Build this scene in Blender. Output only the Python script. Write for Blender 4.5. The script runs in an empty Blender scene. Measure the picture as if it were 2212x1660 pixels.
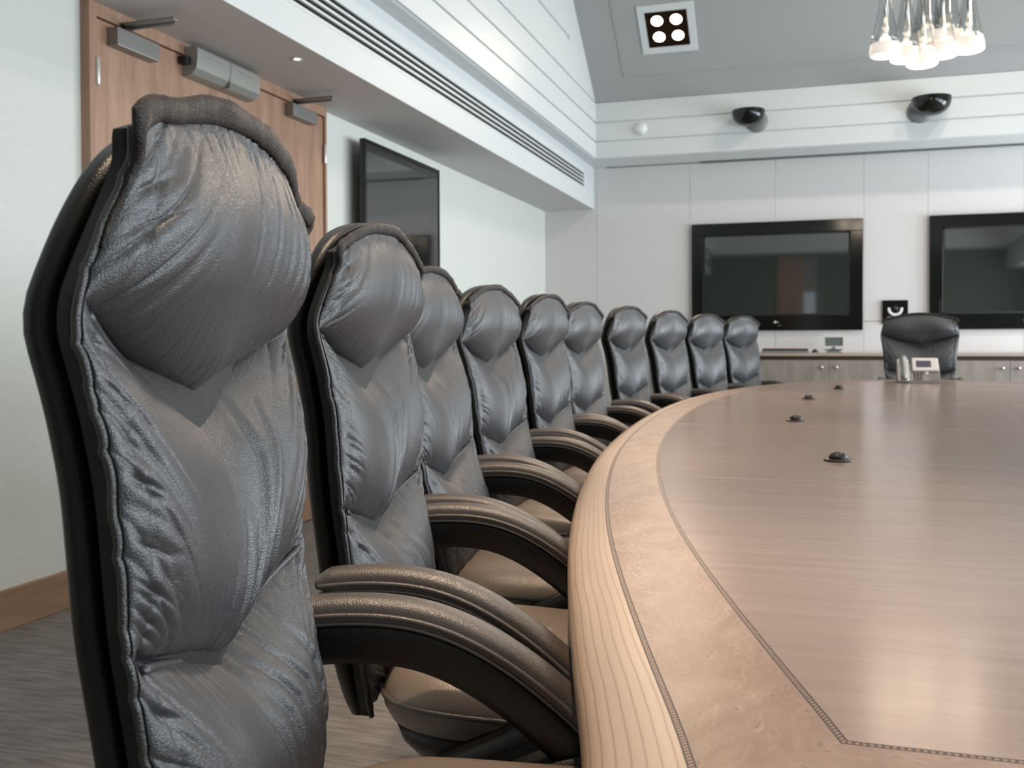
import bpy, bmesh, math, random
import numpy as np
from mathutils import Vector, Matrix

random.seed(4)
C = bpy.context.scene.collection
PI = math.pi

# ------------------------------------------------------------------ helpers
def lin(c):
    c = c / 255.0
    return c / 12.92 if c <= 0.04045 else ((c + 0.055) / 1.055) ** 2.4

def rgb(r, g, b):
    return (lin(r), lin(g), lin(b), 1.0)

def mesh_obj(name, verts, faces, mat, parent=None, smooth=True, uvs=None, mats=None, fmat=None):
    me = bpy.data.meshes.new(name)
    me.from_pydata([tuple(map(float, v)) for v in verts], [], [tuple(int(i) for i in f) for f in faces])
    if uvs is not None:
        l = me.uv_layers.new(name='UVMap')
        k = 0
        for p in me.polygons:
            for li in p.loop_indices:
                l.data[li].uv = uvs[me.loops[li].vertex_index]
    me.materials.append(mat)
    if smooth:
        me.polygons.foreach_set('use_smooth', [True] * len(me.polygons))
    me.update()
    bm = bmesh.new(); bm.from_mesh(me)
    bmesh.ops.recalc_face_normals(bm, faces=bm.faces[:])
    bm.to_mesh(me); bm.free()
    o = bpy.data.objects.new(name, me)
    C.objects.link(o)
    if parent: o.parent = parent
    return o

class MB:
    """collects shapes that belong to ONE part"""
    def __init__(s): s.v = []; s.f = []
    def add(s, v, f):
        n = len(s.v); s.v += [tuple(map(float, p)) for p in v]; s.f += [tuple(i + n for i in q) for q in f]; return s
    def box(s, x0, x1, y0, y1, z0, z1, b=0.0, M=None):
        bm = bmesh.new(); bmesh.ops.create_cube(bm, size=1.0)
        for v in bm.verts:
            v.co = Vector(((x0 + x1) / 2 + v.co.x * (x1 - x0), (y0 + y1) / 2 + v.co.y * (y1 - y0), (z0 + z1) / 2 + v.co.z * (z1 - z0)))
        if b > 0:
            bmesh.ops.bevel(bm, geom=bm.edges[:], offset=b, segments=2, profile=0.6, affect='EDGES')
        if M is not None: bmesh.ops.transform(bm, matrix=M, verts=bm.verts[:])
        bm.verts.index_update()
        s.add([v.co[:] for v in bm.verts], [[v.index for v in f.verts] for f in bm.faces]); bm.free(); return s
    def lathe(s, prof, n=32, M=None, closed=False):
        v = []; f = []
        for r, z in prof:
            for k in range(n):
                a = 2 * PI * k / n; v.append((r * math.cos(a), r * math.sin(a), z))
        m = len(prof)
        for i in range(m if closed else m - 1):
            j = (i + 1) % m
            for k in range(n):
                k2 = (k + 1) % n
                f.append((i * n + k, i * n + k2, j * n + k2, j * n + k))
        if not closed:
            if prof[0][0] > 1e-6: f.append(tuple(range(n))[::-1])
            if prof[-1][0] > 1e-6: f.append(tuple((m - 1) * n + k for k in range(n)))
        if M is not None: v = [(M @ Vector(p))[:] for p in v]
        return s.add(v, f)
    def tube(s, pts, r, n=8, cap=True, up=None):
        P = [Vector(p) for p in pts]; m = len(P); v = []; f = []
        T = [(P[min(i + 1, m - 1)] - P[max(i - 1, 0)]).normalized() for i in range(m)]
        up = Vector(up) if up else (Vector((0, 0, 1)) if abs(T[0].z) < 0.9 else Vector((1, 0, 0)))
        nr = (up - T[0] * up.dot(T[0])).normalized()
        for i in range(m):
            nr = (nr - T[i] * nr.dot(T[i]))
            nr = nr.normalized() if nr.length > 1e-6 else T[i].orthogonal().normalized()
            bn = T[i].cross(nr)
            rr = r[i] if hasattr(r, '__len__') else r
            ra, rb = rr if hasattr(rr, '__len__') else (rr, rr)
            for k in range(n):
                a = 2 * PI * k / n
                v.append((P[i] + nr * (ra * math.cos(a)) + bn * (rb * math.sin(a)))[:])
        for i in range(m - 1):
            for k in range(n):
                k2 = (k + 1) % n
                f.append((i * n + k, i * n + k2, (i + 1) * n + k2, (i + 1) * n + k))
        if cap:
            f.append(tuple(range(n))[::-1]); f.append(tuple((m - 1) * n + k for k in range(n)))
        return s.add(v, f)
    def build(s, name, mat, parent=None, smooth=False):
        o = mesh_obj(name, s.v, s.f, mat, parent, smooth)
        return o

def shade_auto(o, deg=35):
    me = o.data
    bm = bmesh.new(); bm.from_mesh(me)
    for f in bm.faces: f.smooth = True
    for e in bm.edges:
        e.smooth = not (len(e.link_faces) == 2 and e.calc_face_angle(0) > math.radians(deg))
    bm.to_mesh(me); bm.free()
    return o

def thing(name, label, cat, loc=(0, 0, 0), rz=0.0, group=None):
    o = bpy.data.objects.new(name, None); C.objects.link(o)
    o.empty_display_size = 0.1
    o.location = loc; o.rotation_euler = (0, 0, rz)
    o['label'] = label; o['category'] = cat
    if group: o['group'] = group
    return o

def tag(o, label, cat, group=None):
    o['label'] = label; o['category'] = cat
    if group: o['group'] = group
    return o

def struct(o):
    o['kind'] = 'structure'; return o

# ------------------------------------------------------------------ materials
def new_mat(name, base, rough=0.5, metal=0.0, spec=0.5):
    m = bpy.data.materials.new(name); m.use_nodes = True
    b = m.node_tree.nodes['Principled BSDF']
    b.inputs['Base Color'].default_value = base
    b.inputs['Roughness'].default_value = rough
    b.inputs['Metallic'].default_value = metal
    b.inputs['Specular IOR Level'].default_value = spec
    return m, m.node_tree.nodes, m.node_tree.links, b

def N(nodes, t, **kw):
    n = nodes.new(t)
    for k, v in kw.items():
        if k in n.inputs: n.inputs[k].default_value = v
        else: setattr(n, k, v)
    return n

def ramp(nodes, pts):
    r = nodes.new('ShaderNodeValToRGB')
    while len(r.color_ramp.elements) < len(pts): r.color_ramp.elements.new(0.5)
    for e, (p, c) in zip(r.color_ramp.elements, pts): e.position = p; e.color = c
    return r

def coords(nodes, links, scale=(1, 1, 1), kind='Object', rot=(0, 0, 0)):
    t = nodes.new('ShaderNodeTexCoord'); mp = nodes.new('ShaderNodeMapping')
    mp.inputs['Scale'].default_value = scale; mp.inputs['Rotation'].default_value = rot
    links.new(t.outputs[kind], mp.inputs['Vector'])
    return mp.outputs['Vector']

def add_bump(nodes, links, b, height, strength=0.3, dist=0.002):
    bp = N(nodes, 'ShaderNodeBump', Strength=strength, Distance=dist)
    links.new(height, bp.inputs['Height']); links.new(bp.outputs['Normal'], b.inputs['Normal'])
    return bp

def leather(name, base, rough, grain=0.4, scale=420, spec=.85):
    m, n, l, b = new_mat(name, base, rough, 0, spec)
    v = coords(n, l)
    vo = N(n, 'ShaderNodeTexVoronoi', feature='DISTANCE_TO_EDGE', Scale=scale)
    no = N(n, 'ShaderNodeTexNoise', Scale=scale * 0.35, Detail=4.0)
    l.new(v, vo.inputs['Vector']); l.new(v, no.inputs['Vector'])
    mr = N(n, 'ShaderNodeMapRange'); mr.inputs['From Max'].default_value = 0.25
    l.new(vo.outputs['Distance'], mr.inputs['Value'])
    ad = N(n, 'ShaderNodeMath', operation='ADD')
    l.new(mr.outputs['Result'], ad.inputs[0]); l.new(no.outputs['Fac'], ad.inputs[1])
    add_bump(n, l, b, ad.outputs[0], grain, 0.0006)
    big = N(n, 'ShaderNodeTexNoise', Scale=9.0, Detail=3.0); l.new(v, big.inputs['Vector'])
    r2 = N(n, 'ShaderNodeMapRange'); r2.inputs['To Min'].default_value = rough - 0.06; r2.inputs['To Max'].default_value = rough + 0.08
    l.new(big.outputs['Fac'], r2.inputs['Value']); l.new(r2.outputs['Result'], b.inputs['Roughness'])
    return m

M = {}
M['leather'] = leather('black_leather', (0.038, 0.039, 0.043, 1), 0.40, 0.34, spec=.85)
M['leather_shell'] = leather('black_shell_leather', (0.006, 0.006, 0.006, 1), 0.36, 0.2, spec=.5)
M['leather_side_shade'] = leather('black_side_shade_leather', (0.007, 0.007, 0.007, 1), 0.5, 0.2, spec=.3)  # darker copy of the leather; shade on the cushion sides is in the colour
M['leather_trim'] = leather('black_piping_leather', (0.016, 0.015, 0.015, 1), 0.42, 0.4)
M['leather_flap'] = leather('dark_brown_seam_leather', (0.016, 0.011, 0.009, 1), 0.5, 0.6, spec=.4)
M['arm_leather_glow_tint'] = leather('arm_leather_glow_tint', (0.085, 0.072, 0.064, 1), 0.36, 0.3)  # black leather lightened and warmed; lamp glow on the arms is in the colour
M['seat_leather_glow_tint'] = leather('seat_leather_glow_tint', (0.20, 0.164, 0.134, 1), 0.36, 0.25)  # tan base stands in for warm lamp glow on the black leather seats
M['black_plastic'] = new_mat('black_plastic', (0.008, 0.008, 0.008, 1), 0.4)[0]
M['black_gloss'] = new_mat('black_gloss', (0.003, 0.003, 0.003, 1), 0.12)[0]
M['chrome'] = new_mat('brushed_metal', (0.55, 0.55, 0.54, 1), 0.25, 1.0)[0]
M['steel'] = new_mat('grey_metal', (0.28, 0.28, 0.27, 1), 0.4, 0.7)[0]
M['silver'] = new_mat('silver_paint', rgb(150, 150, 144), 0.42, 0.25)[0]
M['white_plastic'] = new_mat('white_plastic', rgb(222, 224, 222), 0.4)[0]
M['grey_plastic'] = new_mat('grey_plastic', rgb(120, 122, 124), 0.4)[0]
M['phone_silver'] = new_mat('phone_silver', rgb(205, 200, 194), 0.35)[0]
M['phone_grey'] = new_mat('phone_grey', rgb(120, 115, 112), 0.4)[0]
M['hinge_metal'] = new_mat('hinge_metal', rgb(225, 225, 220), 0.3, 0.4)[0]

def paint(name, col, rough=0.6):
    m, n, l, b = new_mat(name, col, rough, 0, 0.3)
    v = coords(n, l)
    no = N(n, 'ShaderNodeTexNoise', Scale=180.0, Detail=2.0); l.new(v, no.inputs['Vector'])
    add_bump(n, l, b, no.outputs['Fac'], 0.06, 0.001)
    return m
M['white_paint'] = paint('white_paint', rgb(213, 218, 218), 0.5)
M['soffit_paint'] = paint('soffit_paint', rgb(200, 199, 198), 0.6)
M['ceiling_paint'] = paint('ceiling_grey_paint', rgb(168, 170, 170), 0.7)
M['groove'] = paint('groove_shadow_gap', rgb(120, 122, 122), 0.8)
M['slot_black'] = new_mat('slot_black', (0.004, 0.005, 0.005, 1), 0.8)[0]

def fabric_wall(name, col, a=1.0):
    m, n, l, b = new_mat(name, col, 0.85, 0, 0.2)
    v = coords(n, l, (6, 6, 160))
    no = N(n, 'ShaderNodeTexNoise', Scale=3.0, Detail=3.0); l.new(v, no.inputs['Vector'])
    v2 = coords(n, l, (220, 220, 220))
    n2 = N(n, 'ShaderNodeTexNoise', Scale=1.0, Detail=2.0); l.new(v2, n2.inputs['Vector'])
    mx = N(n, 'ShaderNodeMath', operation='ADD'); l.new(no.outputs['Fac'], mx.inputs[0]); l.new(n2.outputs['Fac'], mx.inputs[1])
    add_bump(n, l, b, mx.outputs[0], 0.35 * a, 0.0015)
    r = ramp(n, [(0.3, tuple(c * 0.93 for c in col[:3]) + (1,)), (0.7, col)])
    l.new(no.outputs['Fac'], r.inputs['Fac']); l.new(r.outputs['Color'], b.inputs['Base Color'])
    return m
M['wallcover'] = fabric_wall('woven_wallcovering', rgb(220, 223, 217))
M['wallpanel'] = fabric_wall('fabric_wall_panel', rgb(214, 211, 210), 0.6)
M['wall_plain'] = paint('plain_wall', rgb(205, 205, 196), 0.8)
M['wall_dark'] = paint('green_grey_wall', rgb(112, 116, 104), 0.8)

def wood(name, c1, c2, grain=(1.2, 22, 22), rough=0.35, coat=0.0, contrast=(0.3, 0.72), rot=(0, 0, 0), fine=1.0):
    m, n, l, b = new_mat(name, c1, rough)
    v = coords(n, l, grain, rot=rot)
    no = N(n, 'ShaderNodeTexNoise', Scale=1.6, Detail=6.0, Roughness=0.62, Distortion=0.35); l.new(v, no.inputs['Vector'])
    r = ramp(n, [(contrast[0], c2), (contrast[1], c1)])
    l.new(no.outputs['Fac'], r.inputs['Fac'])
    v2 = coords(n, l, tuple(g * 5 for g in grain), rot=rot)
    n2 = N(n, 'ShaderNodeTexNoise', Scale=1.5, Detail=3.0); l.new(v2, n2.inputs['Vector'])
    mx = N(n, 'ShaderNodeMix', data_type='RGBA', blend_type='MULTIPLY')
    mx.inputs['Factor'].default_value = 0.28 * fine
    l.new(r.outputs['Color'], mx.inputs['A']); l.new(n2.outputs['Fac'], mx.inputs['B'])
    l.new(mx.outputs['Result'], b.inputs['Base Color'])
    b.inputs['Coat Weight'].default_value = coat; b.inputs['Coat Roughness'].default_value = 0.08
    return m
M['door_wood'] = wood('cherry_door_veneer', rgb(190, 154, 128), rgb(162, 124, 100), (9, 9, 1.0), 0.4, 0, (0.32, 0.66))
M['skirt_wood'] = wood('oak_skirting', rgb(182, 146, 118), rgb(156, 120, 94), (14, 1.2, 14), 0.42)
M['cabinet_wood'] = wood('grey_sycamore_veneer', rgb(166, 158, 150), rgb(140, 130, 121), (7, 7, 1.5), 0.3, 0.2)
M['worktop_wood'] = wood('pale_worktop', rgb(196, 176, 160), rgb(178, 156, 140), (1.4, 16, 16), 0.25, 0.3)
M['maple'] = wood('maple_centre_veneer', rgb(160, 141, 130), rgb(144, 125, 113), (0.9, 17, 17), 0.21, 0.0, (0.25, 0.75), fine=0.4)

def maple_edge():
    m, n, l, b = new_mat('maple_edge', rgb(184, 160, 139), 0.38)
    v = coords(n, l, (1.0, 1.0, 1), 'UV')
    no = N(n, 'ShaderNodeTexNoise', Scale=2.2, Detail=3.0); l.new(v, no.inputs['Vector'])
    sp = N(n, 'ShaderNodeSeparateXYZ'); l.new(v, sp.inputs[0])
    a = N(n, 'ShaderNodeMath', operation='MULTIPLY_ADD'); a.inputs[1].default_value = 0.02
    l.new(no.outputs['Fac'], a.inputs[0]); l.new(sp.outputs['Y'], a.inputs[2])
    s = N(n, 'ShaderNodeMath', operation='MULTIPLY'); s.inputs[1].default_value = 2 * PI / 0.0095; l.new(a.outputs[0], s.inputs[0])
    si = N(n, 'ShaderNodeMath', operation='SINE'); l.new(s.outputs[0], si.inputs[0])
    r = ramp(n, [(0.0, rgb(184, 160, 139)), (0.86, rgb(179, 154, 133)), (1.0, rgb(150, 125, 106))])
    l.new(si.outputs[0], r.inputs['Fac'])
    v2 = coords(n, l, (1.3, 14, 1), 'UV')
    n2 = N(n, 'ShaderNodeTexNoise', Scale=3.0, Detail=4.0); l.new(v2, n2.inputs['Vector'])
    mx = N(n, 'ShaderNodeMix', data_type='RGBA', blend_type='MULTIPLY'); mx.inputs['Factor'].default_value = 0.25
    l.new(r.outputs['Color'], mx.inputs['A']); l.new(n2.outputs['Fac'], mx.inputs['B'])
    l.new(mx.outputs['Result'], b.inputs['Base Color'])
    b.inputs['Coat Weight'].default_value = 0.0
    return m
M['maple_edge'] = maple_edge()

def burl():
    m, n, l, b = new_mat('birds_eye_maple', rgb(196, 160, 138), 0.40)
    v = coords(n, l, (1, 1, 1), 'UV')
    nw = N(n, 'ShaderNodeTexNoise', Scale=14.0, Detail=2.0); l.new(v, nw.inputs['Vector'])
    vm = N(n, 'ShaderNodeMix', data_type='RGBA', blend_type='LINEAR_LIGHT'); vm.inputs['Factor'].default_value = 0.018
    l.new(v, vm.inputs['A']); l.new(nw.outputs['Color'], vm.inputs['B'])
    vs = N(n, 'ShaderNodeMapping'); vs.inputs['Scale'].default_value = (46, 72, 1); vs.inputs['Rotation'].default_value = (0, 0, 0.5)
    l.new(vm.outputs['Result'], vs.inputs['Vector'])
    vo = N(n, 'ShaderNodeTexVoronoi', Scale=1.0); vo.inputs['Randomness'].default_value = 1.0
    l.new(vs.outputs['Vector'], vo.inputs['Vector'])
    eye = ramp(n, [(0.03, rgb(104, 82, 71)), (0.10, rgb(138, 115, 102)), (0.18, rgb(147, 124, 111)), (0.30, rgb(154, 131, 117)), (0.6, rgb(147, 124, 111))])
    l.new(vo.outputs['Distance'], eye.inputs['Fac'])
    no = N(n, 'ShaderNodeTexNoise', Scale=9.0, Detail=5.0, Distortion=1.0); l.new(v, no.inputs['Vector'])
    r2 = ramp(n, [(0.35, rgb(225, 215, 208)), (0.65, (1, 1, 1, 1))]); l.new(no.outputs['Fac'], r2.inputs['Fac'])
    mx = N(n, 'ShaderNodeMix', data_type='RGBA', blend_type='MULTIPLY'); mx.inputs['Factor'].default_value = 1.0
    l.new(eye.outputs['Color'], mx.inputs['A']); l.new(r2.outputs['Color'], mx.inputs['B'])
    l.new(mx.outputs['Result'], b.inputs['Base Color'])
    hb = N(n, 'ShaderNodeMath', operation='MINIMUM'); hb.inputs[1].default_value = 0.45; l.new(vo.outputs['Distance'], hb.inputs[0])
    h2 = N(n, 'ShaderNodeTexNoise', Scale=55.0, Detail=3.0, Distortion=0.8); l.new(v, h2.inputs['Vector'])
    h3 = N(n, 'ShaderNodeMath', operation='ADD'); l.new(hb.outputs[0], h3.inputs[0]); l.new(h2.outputs['Fac'], h3.inputs[1])
    add_bump(n, l, b, h3.outputs[0], 0.28, 0.002)
    return m
M['burl'] = burl()

def rope_inlay():
    m, n, l, b = new_mat('rope_inlay', rgb(120, 90, 74), 0.45)
    v = coords(n, l, (1, 1, 1), 'UV'); sp = N(n, 'ShaderNodeSeparateXYZ'); l.new(v, sp.inputs[0])
    # slanted light/dark chips along the strip; v runs 0..1 across
    q = N(n, 'ShaderNodeMath', operation='SUBTRACT'); q.inputs[1].default_value = 0.5; l.new(sp.outputs['Y'], q.inputs[0])
    q2 = N(n, 'ShaderNodeMath', operation='POWER'); q2.inputs[1].default_value = 2.0
    ab = N(n, 'ShaderNodeMath', operation='ABSOLUTE'); l.new(q.outputs[0], ab.inputs[0]); l.new(ab.outputs[0], q2.inputs[0])
    ma = N(n, 'ShaderNodeMath', operation='MULTIPLY_ADD'); ma.inputs[1].default_value = 0.012; l.new(q2.outputs[0], ma.inputs[0]); l.new(sp.outputs['X'], ma.inputs[2])
    dv = N(n, 'ShaderNodeMath', operation='DIVIDE'); dv.inputs[1].default_value = 0.0055; l.new(ma.outputs[0], dv.inputs[0])
    fr = N(n, 'ShaderNodeMath', operation='FRACT'); l.new(dv.outputs[0], fr.inputs[0])
    r = ramp(n, [(0.0, rgb(150, 120, 102)), (0.45, rgb(142, 112, 94)), (0.58, rgb(56, 36, 30)), (1.0, rgb(74, 50, 42))]); l.new(fr.outputs[0], r.inputs['Fac'])
    ed = N(n, 'ShaderNodeMath', operation='GREATER_THAN'); ed.inputs[1].default_value = 0.27; l.new(ab.outputs[0], ed.inputs[0])
    mx = N(n, 'ShaderNodeMix', data_type='RGBA'); mx.inputs['B'].default_value = rgb(34, 27, 26)
    l.new(ed.outputs[0], mx.inputs['Factor']); l.new(r.outputs['Color'], mx.inputs['A'])
    l.new(mx.outputs['Result'], b.inputs['Base Color'])
    b.inputs['Coat Weight'].default_value = 0.0
    return m
M['inlay'] = rope_inlay()

def carpet():
    m, n, l, b = new_mat('grey_carpet', rgb(110, 108, 106), 0.95, 0, 0.1)
    v = coords(n, l, (5, 40, 1), rot=(0, 0, 0.35))
    no = N(n, 'ShaderNodeTexNoise', Scale=1.5, Detail=4.0); l.new(v, no.inputs['Vector'])
    v2 = coords(n, l); n2 = N(n, 'ShaderNodeTexNoise', Scale=260.0, Detail=2.0); l.new(v2, n2.inputs['Vector'])
    r = ramp(n, [(0.3, rgb(140, 136, 132)), (0.7, rgb(180, 177, 175))]); l.new(no.outputs['Fac'], r.inputs['Fac'])
    mx = N(n, 'ShaderNodeMix', data_type='RGBA', blend_type='MULTIPLY'); mx.inputs['Factor'].default_value = 0.7
    l.new(r.outputs['Color'], mx.inputs['A']); l.new(n2.outputs['Fac'], mx.inputs['B']); l.new(mx.outputs['Result'], b.inputs['Base Color'])
    add_bump(n, l, b, n2.outputs['Fac'], 0.8, 0.004)
    return m
M['carpet'] = carpet()

def emit(name, col, s):
    m = bpy.data.materials.new(name); m.use_nodes = True; n = m.node_tree.nodes; n.clear()
    e = n.new('ShaderNodeEmission'); e.inputs['Color'].default_value = col; e.inputs['Strength'].default_value = s
    o = n.new('ShaderNodeOutputMaterial'); m.node_tree.links.new(e.outputs[0], o.inputs[0]); return m
M["lamp_hot"] = emit('lamp_hot', (1.0, 0.86, 0.68, 1), 14.0)
M['bulb_hot'] = emit('bulb_hot', (1.0, 0.85, 0.66, 1), 3.0)
M['spot_hot'] = emit('spot_hot', (1.0, 0.95, 0.86, 1), 14.0)
def frosted():
    m, n, l, b = new_mat('frosted_lamp_glass', rgb(250, 240, 230), 0.5)
    b.inputs['Emission Color'].default_value = (1.0, 0.90, 0.78, 1); b.inputs['Emission Strength'].default_value = 0.42
    return m
M['frosted'] = frosted()
def clear_glass():
    m = bpy.data.materials.new('clear_lamp_glass'); m.use_nodes = True; n = m.node_tree.nodes; l = m.node_tree.links; n.clear()
    t = n.new('ShaderNodeBsdfTransparent'); g = n.new('ShaderNodeBsdfGlossy'); g.inputs['Roughness'].default_value = 0.08
    t.inputs['Color'].default_value = (0.93, 0.94, 0.94, 1)
    lw = n.new('ShaderNodeLayerWeight'); lw.inputs['Blend'].default_value = 0.2
    mx = n.new('ShaderNodeMixShader'); o = n.new('ShaderNodeOutputMaterial')
    l.new(lw.outputs['Facing'], mx.inputs[0]); l.new(t.outputs[0], mx.inputs[1]); l.new(g.outputs[0], mx.inputs[2]); l.new(mx.outputs[0], o.inputs[0])
    return m
M['clear_glass'] = clear_glass()
M['reflector'] = new_mat('dark_bronze_reflector', (0.05, 0.028, 0.014, 1), 0.22, 0.8)[0]
def screen_mat():
    m, n, l, b = new_mat('dark_screen_glass', (0.010, 0.013, 0.013, 1), 0.04, 0, 0.8)
    b.inputs['IOR'].default_value = 1.9
    return m
M['screen'] = screen_mat()

# ------------------------------------------------------------------ room
XL, XR, YN, YF = -2.815, 4.315, -1.9, 10.30      # walls
XC = 0.75                                        # axis of room and table
ZS, ZB, ZU = 2.415, 2.855, 3.43                  # soffit, top of bulkhead, top of upper boards
XBK, XUP, YUP = -2.272, -2.138, 9.79             # bulkhead face, upper board planes
ZTOP, SL = 4.95, 0.765
YRIDGE = YUP - (ZTOP - ZU) / SL

def sbox(name, a, mat, b=0.0):
    o = MB().box(*a, b).build(name, mat); return struct(o)

sbox('floor', (XL - .2, XR + .2, YN - .2, YF + .2, -0.1, 0.0), M['carpet'])
sbox('wall_left', (XL - .15, XL, YN - .2, YF + .2, 0, ZB), M['wallcover'])
# far wall: panels with fine joints
wf = MB(); xs = [XL - .15, -2.24, -1.253, -0.391, 0.455, 1.044, 1.883, 2.75, 3.6, XR + .15]
for a, b in zip(xs[:-1], xs[1:]):
    for z0, z1 in ((0, 1.188), (1.192, ZB)):
        wf.box(a + .001, b - .001, YF, YF + .12, z0, z1, 0.0015)
wf.box(XL - .15, XR + .15, YF + .1, YF + .16, 0, ZB)
struct(wf.build('wall_far', M['wallpanel']))
wb = MB().box(XL - .15, XR + .15, YN - .15, YN, 0, ZTOP + .1)
struct(wb.build('wall_near', M['wall_dark']))
for a_, b_, nm_ in ((-.82, -.26, 'leaf'),):
    d2 = MB().box(a_, b_, YN, YN + .04, 0, 2.80, .002).build('door_2', M['door_wood']); struct(d2)
pn = MB().box(-.25, -.01, YN, YN + .02, .05, 1.99).build('window_6', emit('corridor_glow', (.82, .93, 1, 1), .9)); struct(pn)
gp = MB().box(-.25, -.01, YN, YN + .02, 2.0, 2.72).box(-.26, -.25, YN, YN + .04, 0, 2.76).box(-.01, .03, YN, YN + .04, 0, 2.76).box(-.25, -.01, YN, YN + .04, 2.72, 2.76)
struct(gp.build('trim_10', M['steel']))
struct(MB().box(XL, XR, YN, YN + .03, 2.83, 3.5).box(XL, XR, YN + .03, YN + .5, 2.83, 2.86).box(XL, XR, YN + .47, YN + .5, 2.86, 3.6).build('trim_9', M['white_paint']))
# right wall with tall window openings
wins = [(-.8, .8), (1.2, 3.2), (3.7, 5.7), (6.2, 8.0), (8.4, 10.0)]
wr = MB(); wr.box(XR, XR + .2, YN - .2, YF + .2, 0, 0.35); wr.box(XR, XR + .2, YN - .2, YF + .2, 2.35, ZB)
ys = [YN - .2] + [y for w in wins for y in w] + [YF + .2]
for a, b in zip(ys[0::2], ys[1::2]): wr.box(XR, XR + .2, a, b, 0.35, 2.35)
struct(wr.build('wall_right', M['wall_plain']))
for i, (a, b) in enumerate(wins):
    w = MB(); m_ = (a + b) / 2
    w.box(XR + .05, XR + .1, a, a + .06, .35, 2.35); w.box(XR + .05, XR + .1, b - .06, b, .35, 2.35)
    w.box(XR + .05, XR + .1, a, b, .35, .41); w.box(XR + .05, XR + .1, a, b, 2.29, 2.35); w.box(XR + .05, XR + .1, m_ - .03, m_ + .03, .35, 2.35)
    struct(w.build('window_%d' % (i + 1), M['white_plastic']))

# bulkhead on the left with the slot grille let into its face
GZ = [2.575, 2.765]; GY = 9.843
bk = MB()
bk.box(XL, XBK, YN, YF, ZS, ZS + .03)
bk.box(XBK - .03, XBK, YN, YF, ZS + .03, GZ[0])
bk.box(XBK - .03, XBK, YN, YF, GZ[1], ZB + .05)
bk.box(XBK - .03, XBK, GY, YF, GZ[0], GZ[1])
bk.box(XL, XBK - .12, YN, YF, ZB, ZB + .05)
o = struct(bk.build('trim_1', M['white_paint']))
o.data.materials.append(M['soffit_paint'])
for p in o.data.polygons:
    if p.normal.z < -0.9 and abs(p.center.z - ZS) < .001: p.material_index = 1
g = thing('slot_grille', 'long white linear air grille with four dark slots in bulkhead face above door', 'air grille', (XBK, 6.0, 2.67))
gm = MB(); n_sl = 4; hh = GZ[1] - GZ[0]
pitch_ = hh / n_sl
edges_ = [GZ[0]]
sl_c = [2.604, 2.641, 2.679, 2.716]
prev = GZ[0]
for c_ in sl_c:
    gm.box(-.012, .002, YN - 6, GY - 6, prev - 2.67, c_ - .012 - 2.67); prev = c_ + .012
gm.box(-.012, .002, YN - 6, GY - 6, prev - 2.67, GZ[1] - 2.67)
gm.build('blade', M['white_paint'], g)
MB().box(-.10, -.08, YN - 6, GY - 6, GZ[0] - 2.67, GZ[1] - 2.67).build('dark_slot_backing', M['slot_black'], g)  # black sheet stands in for the shade deep in the slots

# right-hand mirror bulkhead (out of the picture, shuts the room)
rb = MB(); xr = 2 * XC - XBK
rb.box(xr, XR + .1, YN, YF, ZS, ZB + .05); struct(rb.build('trim_2', M['white_paint']))

# upper boards: three on the far and on the sides, taller on the gable sides
zb = [ZB, 3.031, 3.224, ZU]
fb = MB()
xu2 = 2 * XC - XUP
for a, b in zip(zb[:-1], zb[1:]):
    fb.box(XUP - .02, xu2 + .02, YUP, YUP + .03, a + .008, b - .008, .002)
fb.box(XUP - .02, xu2 + .02, YUP + .014, YUP + .05, ZB + .002, ZU + .02)
fb.box(XBK - .05, xr + .05, YUP + .03, YF + .12, ZB, ZB + .04)
struct(fb.build('trim_3', M['white_paint']))
def side_boards(name, x0, x1, xback0, xback1):
    sb = MB(); zz = [ZB, 3.031, 3.224, ZU, 3.765, ZTOP + .1]
    for i, (a, b) in enumerate(zip(zz[:-1], zz[1:])):
        if i == 3:
            sb.box(x0, x1, YN, 8.69, a + .008, b - .022, .002); sb.box(x0, x1, 8.69, YUP + .03, a + .004, b + .004, .002)
        elif i == 4:
            sb.box(x0, x1, YN, 8.69, a + .022, b, .002); sb.box(x0, x1, 8.69, YUP + .03, a + .004, b, .002)
        else:
            sb.box(x0, x1, YN, YUP + .03, a + .008, b - .008, .002)
    sb.box(xback0, xback1, YN, YUP + .05, ZB + .002, ZTOP + .1)
    return struct(sb.build(name, M['white_paint']))
side_boards('trim_4', XUP - .03, XUP, XUP - .06, XUP - .022)
side_boards('trim_5', xu2, xu2 + .03, xu2 + .014, xu2 + .06)
sbox('trim_6', (XUP - .2, XUP - .03, YN, YUP, ZB, ZB + .03), M['white_paint'])
# dark blind track at the head of the far wall, stepping back at the first panel
tr = MB().box(-1.13, 3.7, YF - .05, YF + .01, ZB - .016, ZB + .002).box(XUP, -1.14, YF - .012, YF + .005, ZB - .008, ZB + .002)
struct(tr.build('trim_7', new_mat('track_grey', rgb(96, 100, 98), 0.6)[0]))

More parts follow.
